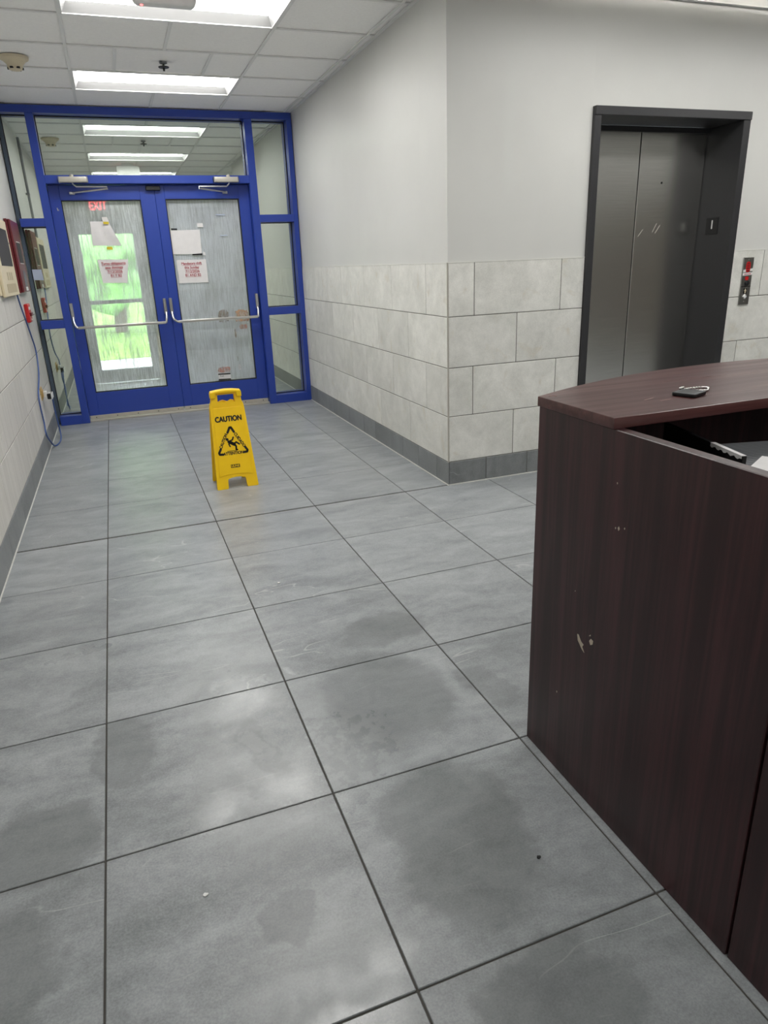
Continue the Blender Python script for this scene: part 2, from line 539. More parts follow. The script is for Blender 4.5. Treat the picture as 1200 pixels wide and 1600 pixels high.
# ---- floor
floor = structure(box('floor', XL-.3, XMAX, YMIN, 10.05, -.25, -.006, M['fgrout']))
G = .0042
def floor_cells(xa, xb, ya, yb, xs, ys):
    for i in range(len(xs)-1):
        for j in range(len(ys)-1):
            x0, x1 = max(xs[i]+G, xa), min(xs[i+1]-G, xb)
            y0, y1 = max(ys[j]+G, ya), min(ys[j+1]-G, yb)
            if x1-x0 < .03 or y1-y0 < .03: continue
            tile('floor_tile', x0, x1, y0, y1, -.03, 0, M['ftile'], floor, .0025)
floor_cells(XL, XR, YC, 10.04, [-1, 0, 1, 2, 3, 4], list(range(3, 12)))
floor_cells(XL, XMAX, YMIN, YC, list(range(-1, 13)), list(range(-8, 5)))

# ---- walls
wl = structure(box('wall_left', XL-.25, XL-.012, YMIN, YO, 0, ZC+.4, M['paint']))
wr = structure(box('wall_right', XR+.012, XR+.25, YC+.65, YO, 0, ZC+.4, M['paint']))
EX0, EX1, EZ = 5.12, 7.135, 3.69
we = structure(box('wall_elevator_left', XR+.012, EX0-.0005, YC+.012, YC+.65, 0, ZC+.4, M['paint']))
we_r = structure(box('wall_elevator_right', EX1+.0005, XMAX, YC+.012, YC+.65, 0, ZC+.4, M['paint']))
structure(box('wall_elevator_top', EX0-.0005, EX1+.0005, YC+.012, YC+.65, EZ+.0005, ZC+.4, M['paint']))
wb_ = structure(box('wall_back', XL-.25, XMAX, YMIN-.25, YMIN, 0, ZC+.4, M['paint']))
wf = structure(box('wall_far', XMAX, XMAX+.25, YMIN, YC+.65, 0, ZC+.4, M['paint']))

box('reflection_panel', XMAX-.04, XMAX, YMIN, YC-.02, 0, 3.5, M['reflect_dark'], wf, .004)  # unseen panel, added to darken the reflection in the elevator doors
WG = .004
def wall_tiles(parent, mat, axis, face, sgn, a0, a1, joints, z0, z1, nm='wall_tile', bev=.003, th=.014):
    """axis 'y': wall runs along y with face at x=face (sgn = outward x); axis 'x' likewise"""
    js = sorted([a0]+[j for j in joints if a0+.02 < j < a1-.02]+[a1])
    for p, q in zip(js[:-1], js[1:]):
        g0 = WG if p != a0 else 0; g1 = WG if q != a1 else 0
        lo, hi = (face, face+th) if sgn < 0 else (face-th, face)
        if axis == 'y': tile(nm, lo, hi, p+g0, q-g1, z0, z1, mat, parent, bev)
        else: tile(nm, p+g0, q-g1, lo, hi, z0, z1, mat, parent, bev)

def seq(a, n, st=1.005): return [a+k*st for k in range(n)]
# right wall of the corridor
RJ = [seq(5.02, 6), seq(4.525, 7), seq(5.02, 6), seq(4.50, 7)]
for r in range(4):
    wall_tiles(wr, M['wtile'], 'y', XR, -1, YC+.012, YD, RJ[r], ZROW[r]+WG, ZROW[r+1]-WG)
box('grout', XR+.004, XR+.012, YC+.012, YD, 0, ZROW[4]-.004, M['grout'], wr)
wall_tiles(wr, M['btile'], 'y', XR-.004, -1, YC, YD, [4.27, 4.78, 5.285, 6.285, 6.77, 7.445, 8.28, 9.27], .008, ZROW[0]-WG, 'base_tile')
box('tile_edge_trim', XR-.001, XR+.012, YC+.012, YD, ZROW[4]-.004, ZROW[4]+.006, M['caulk'], wr)
box('caulk_line', XR-.012, XR+.012, YC-.004, YD, 0, .009, M['caulk'], wr)
# elevator wall
EJ = [[4.30, 7.38-.5, 7.89, 8.9, 9.9, 10.9], [3.80, 4.815, 7.38, 8.39, 9.4, 10.4, 11.4], [4.313, 8.12, 9.13, 10.13, 11.13], [3.811, 4.835, 7.628, 8.64, 9.64, 10.64, 11.6]]
for r in range(4):
    wall_tiles(we, M['wtile'], 'x', YC, -1, XR+.012, EX0-.004, EJ[r], ZROW[r]+WG, ZROW[r+1]-WG)
    wall_tiles(we_r, M['wtile'], 'x', YC, -1, EX1+.004, XMAX, EJ[r], ZROW[r]+WG, ZROW[r+1]-WG)
for a, b, pw in ((XR+.012, EX0-.004, we), (EX1+.004, XMAX, we_r)):
    box('grout', a, b, YC+.004, YC+.012, 0, ZROW[4]-.004, M['grout'], pw)
    box('tile_edge_trim', a, b, YC-.001, YC+.012, ZROW[4]-.004, ZROW[4]+.006, M['caulk'], pw)
    wall_tiles(pw, M['btile'], 'x', YC-.004, -1, a, b, [3.968, 4.489, 7.6, 8.6, 9.6, 10.6], .008, ZROW[0]-WG, 'base_tile')
    box('caulk_line', a, b, YC-.012, YC+.012, 0, .009, M['caulk'], pw)
box('corner_trim', XR-.003, XR+.012, YC-.003, YC+.012, ZROW[0], ZROW[4], M['alu_dull'], we, .002)
# left wall
LJ = [seq(-6.9, 17), seq(-7.4, 18), seq(-6.9, 17), seq(-7.4, 18)]
for r in range(4):
    wall_tiles(wl, M['ltile'], 'y', XL, 1, YMIN, YD, [j for j in LJ[r] if j > 2], ZROW[r]+WG, ZROW[r+1]-WG)
box('grout', XL-.012, XL-.004, YMIN, YD, 0, ZROW[4]-.004, M['grout'], wl)
wall_tiles(wl, M['btile'], 'y', XL+.004, 1, YMIN, YD, [j for j in seq(-7.2, 17) if j > 2], .008, ZROW[0]-WG, 'base_tile')
box('tile_edge_trim', XL-.012, XL+.001, YMIN, YD, ZROW[4]-.004, ZROW[4]+.006, M['caulk'], wl)
box('caulk_line', XL-.012, XL+.012, YMIN, YD, 0, .009, M['caulk'], wl)

# ---- ceiling
ceiling = structure(box('ceiling', XL-.25, XMAX+.25, YMIN-.25, YO+.3, ZC+.4, ZC+.55, M['ceil']))
GX = [XL, .325, 1.35, 2.38, 3.405, XR]
GXL = [XL, .325, 1.35, 2.38, 3.405, 4.43, 5.455, 6.48, 7.505, 8.53, 9.555, 10.58, 11.6, XMAX]
GY = [YD]+[8.72-k*1.005 for k in range(17)]+[YMIN]
GY = sorted(GY)
LIGHT_Y = [8.72-1.005*(3*k+1) for k in range(5)]           # near edge of each light row
def in_light(x, y):
    for kk, ly in enumerate(LIGHT_Y):
        if kk == 3: continue
        if ly-.01 < y < ly+1.0:
            if .325 < x < 2.38: return True
            if ly < 3 and 4.43 < x < 6.48: return True
            if ly < 3 and 7.505 < x < 9.555: return True
    return False
for j in range(len(GY)-1):
    y0, y1 = GY[j], GY[j+1]
    if y1-y0 < .02: continue
    corridor = (y0+y1)/2 > YC
    xs = list(GX if corridor else GXL)
    if abs(y0-(8.72-2.01)) < .02:
        xs = [XL, .325, .83, 1.88, 2.38, 3.405, XR]
    for i in range(len(xs)-1):
        x0, x1 = xs[i], xs[i+1]
        if in_light((x0+x1)/2, (y0+y1)/2): continue
        yy1 = y1
        tile('ceiling_tile', x0+.004, x1-.004, y0+.004, yy1-.004, ZC+.014, ZC+.04, M['ceil'], ceiling, .004)
    # cross tees
    T = .017
    xa, xb = (XL, XR) if corridor else (XL, XMAX)
    box('cross_tee', xa, xb, y0-T, y0+T, ZC, ZC+.012, M['tee'], ceiling)
    for x in xs[1:-1]:
        if in_light(x, (y0+y1)/2) : continue
        box('main_tee', x-T, x+T, y0+T, y1-T, ZC-.001, ZC+.011, M['tee'], ceiling)
for nm, b in (('wall_angle', (XR-.03, XR+.012, YC, YD)), ('wall_angle', (XL-.012, XL+.03, YMIN, YD)),
              ('wall_angle', (XR-.03, XMAX, YC-.03, YC+.012))):
    box(nm, *b, ZC-.002, ZC+.01, M['tee'], ceiling)

def troffer(x0, y0, label, group='recessed ceiling lights'):
    x1, y1 = x0+2.055, y0+1.005
    t = empty('ceiling_light', ((x0+x1)/2, (y0+y1)/2, ZC), label, 'ceiling light', group)
    e, h = .03, .08
    boxes('frame', [(x0, x1, y0, y0+e, ZC-.004, ZC+.012), (x0, x1, y1-e, y1, ZC-.004, ZC+.012),
                    (x0, x0+e, y0+e, y1-e, ZC-.004, ZC+.012), (x1-e, x1, y0+e, y1-e, ZC-.004, ZC+.012)], M['tee'], t)
    a, b, c, d = x0+e, x1-e, y0+e, y1-e
    i_ = .09
    top_z = ZC+h
    ring = [(a, c), (b, c), (b, d), (a, d)]; ring2 = [(a+.05, c+i_), (b-.05, c+i_), (b-.05, d-i_), (a+.05, d-i_)]
    for k in range(4):
        p0, p1, q0, q1 = ring[k], ring[(k+1) % 4], ring2[k], ring2[(k+1) % 4]
        vv = [Vector((*p0, ZC+.004))*S, Vector((*p1, ZC+.004))*S, Vector((*q1, top_z))*S, Vector((*q0, top_z))*S]
        vv += [v+Vector((0, 0, .012*S)) for v in vv]
        make('reflector_side', vv, [[3, 2, 1, 0], [4, 5, 6, 7], [0, 1, 5, 4], [1, 2, 6, 5], [2, 3, 7, 6], [3, 0, 4, 7]], M['housing'], t)
    ln = box('lens', a+.05, b-.05, c+i_, d-i_, ZC+h-.002, ZC+h+.012, M['lens'], t)
    tag(ln, 'glowing white lens')
    return t
troffer(.325, LIGHT_Y[0], 'recessed fluorescent light nearest the blue doors')
troffer(.325, LIGHT_Y[1], 'recessed fluorescent light behind the hanging exit sign at the top edge')
troffer(.325, LIGHT_Y[2], 'recessed fluorescent light mirrored lowest in the glass above the doors')
for k in (4,):
    troffer(.325, LIGHT_Y[k], 'recessed fluorescent light over the corridor, %s' % 'farthest from the blue doors', 'recessed ceiling lights')
for k in (2, 4):
    troffer(4.43, LIGHT_Y[k], 'recessed fluorescent light over the lobby, %s row out from the elevator doors' % ('first', '', 'second')[k-2], 'lights in the lobby')
    troffer(7.505, LIGHT_Y[k], 'recessed fluorescent light over the lobby right of the elevator, %s row out from its wall' % ('first', '', 'second')[k-2], 'lights in the lobby')

# ================================================================== BLUE STOREFRONT
YF0, YF1 = YD, YD+.32
YG = 9.93
win = empty('window_1', (1.36, YD+.16, 0), kind='structure')
B = M['blue']
def fr(nm, x0, x1, z0, z1, y0=YF0, y1=YF1): return box(nm, x0, x1, y0, y1, z0, z1, B, win, .004)
fr('head_frame', XL, XR, 4.53, ZC)
box('jamb', XL, XL+.05, YG-.05, YF1, 0, 4.53, M['jamb_shade'], win, .004)
fr('jamb', XR-.08, XR, 0, 4.53)
fr('mullion', -.395, -.285, 0, 4.53)
fr('mullion', 2.745, 2.865, 0, 4.53)
fr('transom_bar', -.285, 2.745, 3.605, 3.72)
LITES = []
for x0, x1 in ((XL+.05, -.395), (2.865, XR-.08)):
    for z0, z1 in ((3.02, 3.135), (1.535, 1.66), (0, .145)):
        fr('side_rail', x0, x1, z0, z1)
    for z0, z1 in ((3.135, 4.53), (1.66, 3.02), (.145, 1.535)):
        LITES.append((x0, x1, z0, z1))
LITES.append((-.285, 2.745, 3.72, 4.53))
for x0, x1, z0, z1 in LITES:
    box('pane', x0+.004, x1-.004, YG, YG+.012, z0+.004, z1-.004, M['glass'], win)
    k = .012
    boxes('gasket', [(x0, x1, YG-.012, YG+.024, z0, z0+k), (x0, x1, YG-.012, YG+.024, z1-k, z1),
                     (x0, x0+k, YG-.012, YG+.024, z0+k, z1-k), (x1-k, x1, YG-.012, YG+.024, z0+k, z1-k)], M['gasket'], win)

YL0, YL1 = 9.87, 9.97      # door leaf
def door(n, x0, x1, gx0, gx1, gz0, gz1, fog, closer, bar):
    d = empty(n, ((x0+x1)/2, (YL0+YL1)/2, .03), kind='structure')
    z0, z1 = .09, 3.598
    for nm, b in (('stile', (x0, gx0, z0, z1)), ('stile', (gx1, x1, z0, z1)), ('bottom_rail', (gx0, gx1, z0, gz0)), ('top_rail', (gx0, gx1, gz1, z1))):
        box(nm, b[0], b[1], YL0, YL1, b[2], b[3], B, d, .004)
    k = .012
    boxes('gasket', [(gx0, gx1, YL0+.008, YL1-.02, gz0, gz0+k), (gx0, gx1, YL0+.008, YL1-.02, gz1-k, gz1),
                     (gx0, gx0+k, YL0+.008, YL1-.02, gz0+k, gz1-k), (gx1-k, gx1, YL0+.008, YL1-.02, gz0+k, gz1-k)], M['gasket'], d)
    p = box('pane', gx0+k, gx1-k, YG, YG+.01, gz0+k, gz1-k, M['dglass'], d)
    c = make('condensation', [Vector(q)*S for q in ((gx0+k, YG+.0105, gz0+k), (gx1-k, YG+.0105, gz0+k), (gx1-k, YG+.0105, gz1-k), (gx0+k, YG+.0105, gz1-k))], [[0, 1, 2, 3]], fog, p)
    # sweep with screws
    sw = box('door_sweep', x0+.01, x1-.01, YL0-.012, YL0, .03, .092, M['alu_dull'], d, .003)
    m = 5
    for i in range(m):
        x = x0+.1+(x1-x0-.2)*i/(m-1)
        lathe('screw', (x, YL0-.013, .06), [(.0085, .003), (.0085, -.002)], M['black'], sw, 8, 'y')
    # push bar
    bx0, bx1, kx0, kx1 = bar
    pb = box('push_bar', bx0, bx1, 9.715, 9.76, 1.502, 1.546, M['alu'], d, .008, 2)
    for kx, ex in ((kx0, bx0), (kx1, bx1)):
        sgn = 1 if ex > kx else -1
        box('bar_bracket', kx-.024, kx+.024, 9.80, YL0, 1.655, 1.90, M['chrome'], pb, .006)
        tube('bar_elbow', [(kx, 9.83, 1.70), (kx, 9.78, 1.63), (kx+.012*sgn, 9.745, 1.57), (ex-.01*sgn, 9.738, 1.528), (ex+.03*sgn, 9.738, 1.524)], .02, M['chrome'], pb, 8)
    # closer on the transom bar
    cx0, cx1, piv, elbow, shoe = closer
    cl = box('door_closer', cx0, cx1, 9.61, YD, 3.612, 3.69, M['alu_dull'], d, .012, 2)
    for xe in (cx0, cx1-.02):
        box('closer_end_cap', xe, xe+.02, 9.605, YD, 3.608, 3.694, M['chrome'], cl, .008)
    lathe('pinion_cap', (piv, 9.67, 3.69), [(.03, 0), (.03, .02), (.018, .035)], M['alu_dull'], cl, 14)
    sg = 1 if elbow > piv else -1
    tube('closer_arm', [(piv, 9.67, 3.615), (piv, 9.67, 3.59), (piv+.045*sg, 9.65, 3.553), (elbow, 9.56, 3.543), (elbow, 9.56, 3.505)], .011, M['arm'], cl, 8, False)
    tube('closer_link', [(elbow, 9.56, 3.518), (shoe, YL0-.02, 3.49)], .014, M['arm'], cl, 8, False)
    box('arm_shoe', shoe-.05, shoe+.03, YL0-.03, YL0, 3.465, 3.505, M['arm'], cl, .005)
    return d
door('door_1', -.281, 1.2535, -.126, 1.030, .462, 3.388, M['fogL'], (-.10, .31, .088, .56, .06), (-.205, 1.135, -.255, 1.17))
door('door_2', 1.256, 2.741, 1.402, 2.568, .452, 3.394, M['fogR'], (2.16, 2.556, 2.40, 1.91, 2.36), (1.335, 2.665, 1.265, 2.695))
structure(box('trim_1', -.284, 2.744, 9.80, 10.05, 0, .028, M['alu_dull'], None, .004))
tag(box('door_coordinator', 1.125, 1.345, 9.80, 9.87, 3.515, 3.58, M['black'], None, .008),
    'black latch block at the top where the two blue doors meet', 'door latch')
# scuff marks on the blue paint
flats('scuff', [[(.0, .0), (.012, .01), (.004, .05), (-.006, .04)], [(.014, .0), (.022, .004), (.02, .03)]], .0015, (-.195, YL0, 3.24), E1, E3, M['alu_dull'], bpy.data.objects['door_1'])

# added tinted film, standing in for a blurred object behind the right door glass
def blur_mat(name, col, lo, hi):
    m, nt, bs, out = newmat(name)
    c = obj_coords(nt)
    n_ = noise_t(nt, scaled(nt, c, (30, 1, 12)), 1.0, 5, .65, .4)
    tr = N(nt, 'ShaderNodeBsdfTransparent')
    bs.inputs['Base Color'].default_value = col; bs.inputs['Roughness'].default_value = .6
    mx = N(nt, 'ShaderNodeMixShader')
    nt.links.new(mrange(nt, n_, .38, .62, lo, hi), mx.inputs[0])
    nt.links.new(tr.outputs[0], mx.inputs[1]); nt.links.new(bs.outputs[0], mx.inputs[2]); nt.links.new(mx.outputs[0], out.inputs[0])
    return m
ST1 = blur_mat('tan_blur', rgb(214, 172, 138), .1, .6)
ST2 = blur_mat('brown_blur', rgb(158, 140, 126), .0, .45)
ST3 = blur_mat('pink_blur', rgb(206, 160, 150), .2, .7)
random.seed(9)
def object_blur(x0, x1, z0, z1, mat, jag=.12):
    cx, cz, n_ = (x0+x1)/2, (z0+z1)/2, 22
    lp = []
    for k in range(n_):
        t = 2*math.pi*k/n_
        q = 1+random.uniform(-jag, jag)
        ex = abs(math.cos(t))**.5*math.copysign(1, math.cos(t)); ez = abs(math.sin(t))**.5*math.copysign(1, math.sin(t))
        lp.append((cx+(x1-x0)/2*ex*q, cz+(z1-z0)/2*ez*q))
    flats('object_blur', [lp], 0, (0, YG-.0005, 0), E1, E3, mat, bpy.data.objects['door_2'], .0004)
object_blur(2.305, 2.545, 1.44, 1.64, ST1)
object_blur(2.03, 2.2, 1.45, 1.66, ST2)
object_blur(2.37, 2.5, 1.32, 1.40, ST3)
object_blur(2.27, 2.30, 1.18, 1.33, ST2, .2)
object_blur(2.27, 2.29, .78, .90, ST2, .2)
object_blur(1.92, 2.13, .60, .70, ST3)
object_blur(2.27, 2.32, .62, .72, blur_mat('white_blob', rgb(225, 225, 228), .6, .95), .2)

# ================================================================== PAPERS ON THE DOORS
def sheet(name, pts, y, mat, label, cat='paper', bend=None, parent=None):
    """thin sheet facing the room (towards -y), with a slight bend"""
    bm = bmesh.new()
    n = 8
    (ax, az), (bx_, bz), (cx, cz), (dx, dz) = pts      # TL TR BR BL
    rows = []
    for off in (0, .0025):
        g = []
        for j in range(n+1):
            t = j/n
            r = []
            for i in range(n+1):
                s_ = i/n
                x = (ax*(1-s_)+bx_*s_)*(1-t)+(dx*(1-s_)+cx*s_)*t
                z = (az*(1-s_)+bz*s_)*(1-t)+(dz*(1-s_)+cz*s_)*t
                yy = y-off+(bend(s_, t) if bend else 0)
                r.append(bm.verts.new(Vector((x, yy, z))*S))
            g.append(r)
        rows.append(g)
    for k, g in enumerate(rows):
        for j in range(n):
            for i in range(n):
                q = [g[j][i], g[j][i+1], g[j+1][i+1], g[j+1][i]]
                bm.faces.new(q if k else q[::-1])
    a, b = rows
    for i in range(n):
        bm.faces.new([a[0][i], a[0][i+1], b[0][i+1], b[0][i]])
        bm.faces.new([a[n][i+1], a[n][i], b[n][i], b[n][i+1]])
        bm.faces.new([a[i+1][0], a[i][0], b[i][0], b[i+1][0]])
        bm.faces.new([a[i][n], a[i+1][n], b[i+1][n], b[i][n]])
    o = from_bm(name, bm, mat, parent, 30)
    return tag(o, label, cat) if label else o

YP = YG-.006
o = sheet('blank_paper', [(.232, 3.089), (.50, 3.085), (.646, 2.726), (.215, 2.738)], YP, M['paper'], 'crumpled blank sheet taped high on the runny left door glass', 'paper',
          lambda s, t: -.03*math.sin(3.1*t)*(.3+.7*s)*abs(math.sin(4*s+1)))
sheet('paper_tab', [(.412, 3.150), (.492, 3.150), (.515, 3.075), (.42, 3.08)], YP-.004, M['paper'], None, parent=o)
sheet('tape', [(.425, 3.082), (.505, 3.08), (.505, 3.045), (.425, 3.048)], YP-.032, M['ytape'], None, parent=o)
sheet('tape', [(.416, 2.718), (.502, 2.716), (.504, 2.672), (.418, 2.675)], YP, M['ytape'], None, parent=o)

def notice(name, pts, lines, label, bend=None, lean=0.0):
    p = sheet(name, pts, YP, M['paper'], label, 'notice', bend)
    for body, cx, cz, wd, sz in lines:
        text('lettering', body, sz, (cx, YP-.006-lean, cz), E1, E3, M['redink'], p, bold=.012, width=wd, thick=.001)
        flats('underline', [[(-wd/2, -.0015), (wd/2, -.0015), (wd/2, .0015), (-wd/2, .0015)]], .0, (cx, YP-.006-lean, cz-sz*.48), E1, E3, M['redink'], p, .001)
    return p
notice('paper_notice', [(.246, 2.533), (.709, 2.520), (.642, 2.165), (.276, 2.178)],
       [('Turno obligatorio', .478, 2.468, .365, .056), ('este domingo', .478, 2.408, .265, .054), ('7/12/2026', .482, 2.345, .225, .056), ('B1 Y B2', .492, 2.283, .165, .054)],
       'notice with red Spanish lettering on the left door, edges curled inward', lambda s, t: -.012*(abs(s-.5)*2)**3*t, .004)
notice('paper_notice', [(1.454, 2.484), (1.931, 2.480), (1.927, 2.116), (1.456, 2.122)],
       [('Mandatory shift', 1.69, 2.423, .325, .056), ('this Sunday', 1.685, 2.362, .235, .054), ('7/12/2026', 1.69, 2.300, .225, .056), ('B1 AND B2', 1.695, 2.240, .25, .054)],
       'notice with red English lettering on the right door')
p = sheet('blank_paper', [(1.409, 2.935), (1.887, 2.937), (1.878, 2.563), (1.415, 2.572)], YP, M['paper'], 'flat blank white sheet on the right door above the red notice')
sheet('tape', [(1.435, 2.965), (1.53, 2.962), (1.53, 2.936), (1.437, 2.938)], YP-.004, M['black'], None, parent=p)
sheet('tape', [(1.72, 2.568), (1.885, 2.574), (1.88, 2.546), (1.72, 2.548)], YP-.004, M['black'], None, parent=p)
sheet('paper_scrap', [(1.898, 2.598), (1.93, 2.592), (1.935, 2.54), (1.896, 2.55)], YP, M['paper'], 'tiny torn paper scrap beside the black tape end on the right door')
sheet('sticker', [(1.852, 3.035), (1.947, 3.035), (1.95, 2.973), (1.858, 2.975)], YP, M['paper'], 'small white rectangular sticker above the blank sheet on the right door', 'sticker')
sheet('tape_strip', [(2.177, 3.168), (2.322, 3.162), (2.325, 3.145), (2.18, 3.148)], YP, M['paperblue'], 'upper of two pale tape remnants on the right door glass', 'tape')
sheet('tape_strip', [(2.204, 2.848), (2.326, 2.847), (2.328, 2.834), (2.206, 2.833)], YP, M['paperblue'], 'lower of two pale tape remnants on the right door glass', 'tape')
st = sheet('sticker', [(1.903, .601), (2.122, .585), (2.117, .471), (1.906, .481)], YP, M['paper'], 'small white label with dark bands at the foot of the right door glass', 'sticker')
for z in (.582, .488):
    flats('label_band', [[(0, -.012), (.212, -.018), (.212, .004), (0, .01)]], 0, (1.906, YP-.004, z), E1, E3, M['ink'], st, .001)
text('lettering', 'Push', .035, (1.97, YP-.004, .545), E1, E3, M['ink'], st, thick=.001)
sheet('paper_notice', [(-.722, 2.424), (-.585, 2.418), (-.578, 2.26), (-.718, 2.267)], YP, M['paperblue'], 'pale blue blank card on the left side window beside the maroon panel', 'paper')

# ================================================================== VESTIBULE AND OUTDOORS
structure(box('floor_vestibule', XL-.25, XR+.25, 10.05, YO+.3, -.25, 0, M['vfloor']))
ox0, ox1, oz = -.30, 1.16, 3.42
bm = bmesh.new()
bm_box(bm, XL-.25, ox0, YO, YO+.3, 0, ZC+.4)
bm_box(bm, ox1, XR+.25, YO, YO+.3, 0, ZC+.4)
bm_box(bm, ox0, ox1, YO, YO+.3, oz, ZC+.4)
wo_ = structure(from_bm('wall_outer', bm, M['paint_v']))
structure(box('wall_vestibule', XL-.012, XL, 10.06, YO, 0, ZC, M['paint_v']))
structure(box('wall_vestibule', XR, XR+.012, 10.06, YO, 0, ZC, M['paint_v']))
structure(box('ceiling_vestibule', XL, XR, 10.06, YO, ZC, ZC+.05, M['ceil']))
d3 = empty('door_3', ((ox0+ox1)/2, YO+.1, 0), kind='structure')
for nm, b in (('frame_jamb', (ox0, ox0+.06, 0, oz)), ('frame_jamb', (ox1-.06, ox1, 0, oz)), ('frame_head', (ox0+.06, ox1-.06, oz-.08, oz)),
              ('stile', (ox0+.06, -.09, .03, oz-.08)), ('stile', (.98, ox1-.06, .03, oz-.08)), ('top_rail', (-.09, .98, 3.1, oz-.08)),
              ('bottom_rail', (-.09, .98, .03, .3)), ('mid_rail', (-.09, .98, 1.7, 1.78))):
    box(nm, b[0], b[1], YO+.05, YO+.2, b[2], b[3], M['darkframe'], d3, .004)
for z0, z1 in ((.3, 1.7), (1.78, 3.1)):
    box('pane', -.09, .98, YO+.11, YO+.12, z0, z1, M['dglass'], d3)
es = empty('exit_sign', (.385, YO-.06, 3.49), 'lit red exit sign blurred behind the top of the left door', 'exit sign')
box('housing', .19, .58, YO-.09, YO, 3.49, 3.76, M['white'], es, .01)
text('lettering', 'EXIT', .24, (.385, YO-.092, 3.625), E1, E3, M['exitred'], es, bold=.03, width=.33, thick=.004)
structure(box('pavement', -14, 16, YO+.3, 19.0, -.3, -.02, M['pave']))
structure(box('lawn', -30, 34, 19.0, 60, -.3, 0, M['grass']))
random.seed(4)
def tree(x, y, h, r, label):
    t = empty('tree', (x, y, 0), label, 'tree', 'trees beyond the lawn')
    tube('trunk', [(x, y, 0), (x+.1, y, h*.25), (x-.05, y+.05, h*.55)], .25, M['bark'], t, 10)
    bm = bmesh.new()
    for k in range(26):
        a, rr = random.uniform(0, 6.283), random.uniform(0, r*.75)
        c = Vector((x+math.cos(a)*rr, y+math.sin(a)*rr, h*random.uniform(.2, .85)))*S
        q = random.uniform(.38, .6)*r*S
        res = bmesh.ops.create_icosphere(bm, subdivisions=3, radius=q)
        for v in res['verts']:
            n_ = noise.noise(v.co*2.3+c)*.35+noise.noise(v.co*7+c)*.18
            v.co = v.co*(1+n_)+c
    from_bm('crown', bm, M['leaf'], t, 60)
tree(-6.6, 29, 8, 2.2, 'leftmost green tree blurred behind the runny left door glass')
tree(.5, 29, 9, 2.3, 'middle green tree blurred behind the runny left door glass')
tree(7.6, 29, 8, 2.2, 'rightmost green tree blurred behind the runny left door glass')

# ================================================================== ELEVATOR
el = empty('elevator_entrance', ((EX0+EX1)/2, YC+.2, 0), 'elevator with closed brushed steel doors in a charcoal frame', 'elevator')
fy0 = YC-.03
K = M['dark']
JI0, JI1, ZH = 5.2, 7.042, 3.61
YDOOR = YC+.48
box('header', EX0, EX1, fy0-.012, YC+.05, ZH, EZ, K, el, .004)
box('jamb', EX0, JI0, fy0, YDOOR+.06, 0, ZH, K, el, .004)
jr = box('jamb', JI1, EX1, fy0, YDOOR+.06, 0, ZH, K, el, .004)
box('soffit', JI0-.04, JI1+.04, YC+.05, YDOOR+.06, ZH+.0005, ZH+.03, K, el)
mid = (JI0+JI1)/2
for x0, x1 in ((JI0+.002, mid-.007), (mid+.007, JI1-.002)):
    box('door_panel', x0, x1, YDOOR, YDOOR+.05, .012, ZH-.004, M['steel'], el, .004)
box('door_track', JI0+.001, JI1-.001, YDOOR-.035, YDOOR-.004, 3.555, ZH-.001, K, el, .003)
box('sill', JI0, JI1, YC+.02, YDOOR+.06, 0, .01, M['alu_dull'], el)
box('seam_gasket', mid-.007, mid+.007, YDOOR+.02, YDOOR+.04, .012, ZH-.004, M['gasket'], el)
# scratches and a key hole on the right panel
lathe('key_hole', (6.45, YDOOR-.001, 3.05), [(.012, .004), (.012, -.002)], M['black'], el, 10, 'y')
for sk in (stroke([(.0, .0), (.05, .09)], .004), stroke([(.04, -.01), (.1, .07)], .005), stroke([(-.2, -.04), (-.14, .03)], .003)):
    flats('scratch', sk, .001, (6.38, YDOOR, 2.53), E1, E3, M['alu_dull'], el, .0012)
pl = box('floor_number_plate', JI1-.008, JI1, 4.135, 4.315, 2.478, 2.66, M['black'], el, .002)
UY = Vector((0, -1, 0))
text('digit', '1', .13, (JI1-.0095, 4.222, 2.58), UY, E3, M['white'], pl, bold=.02, thick=.002)

cp = empty('elevator_call_panel', (7.388, YC, 1.684), 'steel elevator call plate with red fire sign and up button', 'call panel')
box('plate', 7.314, 7.466, YC-.014, YC, 1.684, 2.211, M['steel2'], cp, .003)
PO = (7.388, YC-.0145, 0)
flats('fire_sign', [rrect(-.032, .032, 2.045, 2.165, .03)], .003, PO, E1, E3, M['red'], cp, .003)
flats('fire_sign_marks', [[(-.02, z), (.02, z), (.02, z+.012), (-.02, z+.012)] for z in (2.06, 2.085, 2.11, 2.135)], .004, PO, E1, E3, M['maroon'], cp, .001)
for x0, x1, z0, z1 in ((-.067, -.032, 2.048, 2.075), (.034, .073, 2.056, 2.084), (-.068, .075, 2.012, 2.04)):
    sheet('tape_label', [(7.388+x0, z1), (7.388+x1, z1+.004), (7.388+x1, z0+.004), (7.388+x0, z0)], YC-.0148, M['white'], None, parent=cp)
flats('label_print', [[(-.05, 2.022), (.05, 2.024), (.05, 2.032), (-.05, 2.03)]], .004, PO, E1, E3, M['redink'], cp, .001)
flats('key_sign', [rrect(-.025, .025, 1.96, 2.0, .01)], .003, PO, E1, E3, M['red'], cp, .003)
lathe('key_switch', (7.396, YC-.016, 1.925), [(.03, .0), (.03, -.012), (.012, -.02)], M['black'], cp, 16, 'y')
box('key_guard', 7.318, 7.462, YC-.0165, YC-.013, 1.885, 1.892, M['black'], cp)
flats('arrow_window', [rrect(-.026, .026, 1.805, 1.868, .004)], .002, PO, E1, E3, M['black'], cp, .002)
flats('up_arrow', [[(-.02, 1.838), (.02, 1.838), (0, 1.864)], [(-.007, 1.812), (.007, 1.812), (.007, 1.84), (-.007, 1.84)]], .004, PO, E1, E3, M['beige'], cp, .002)
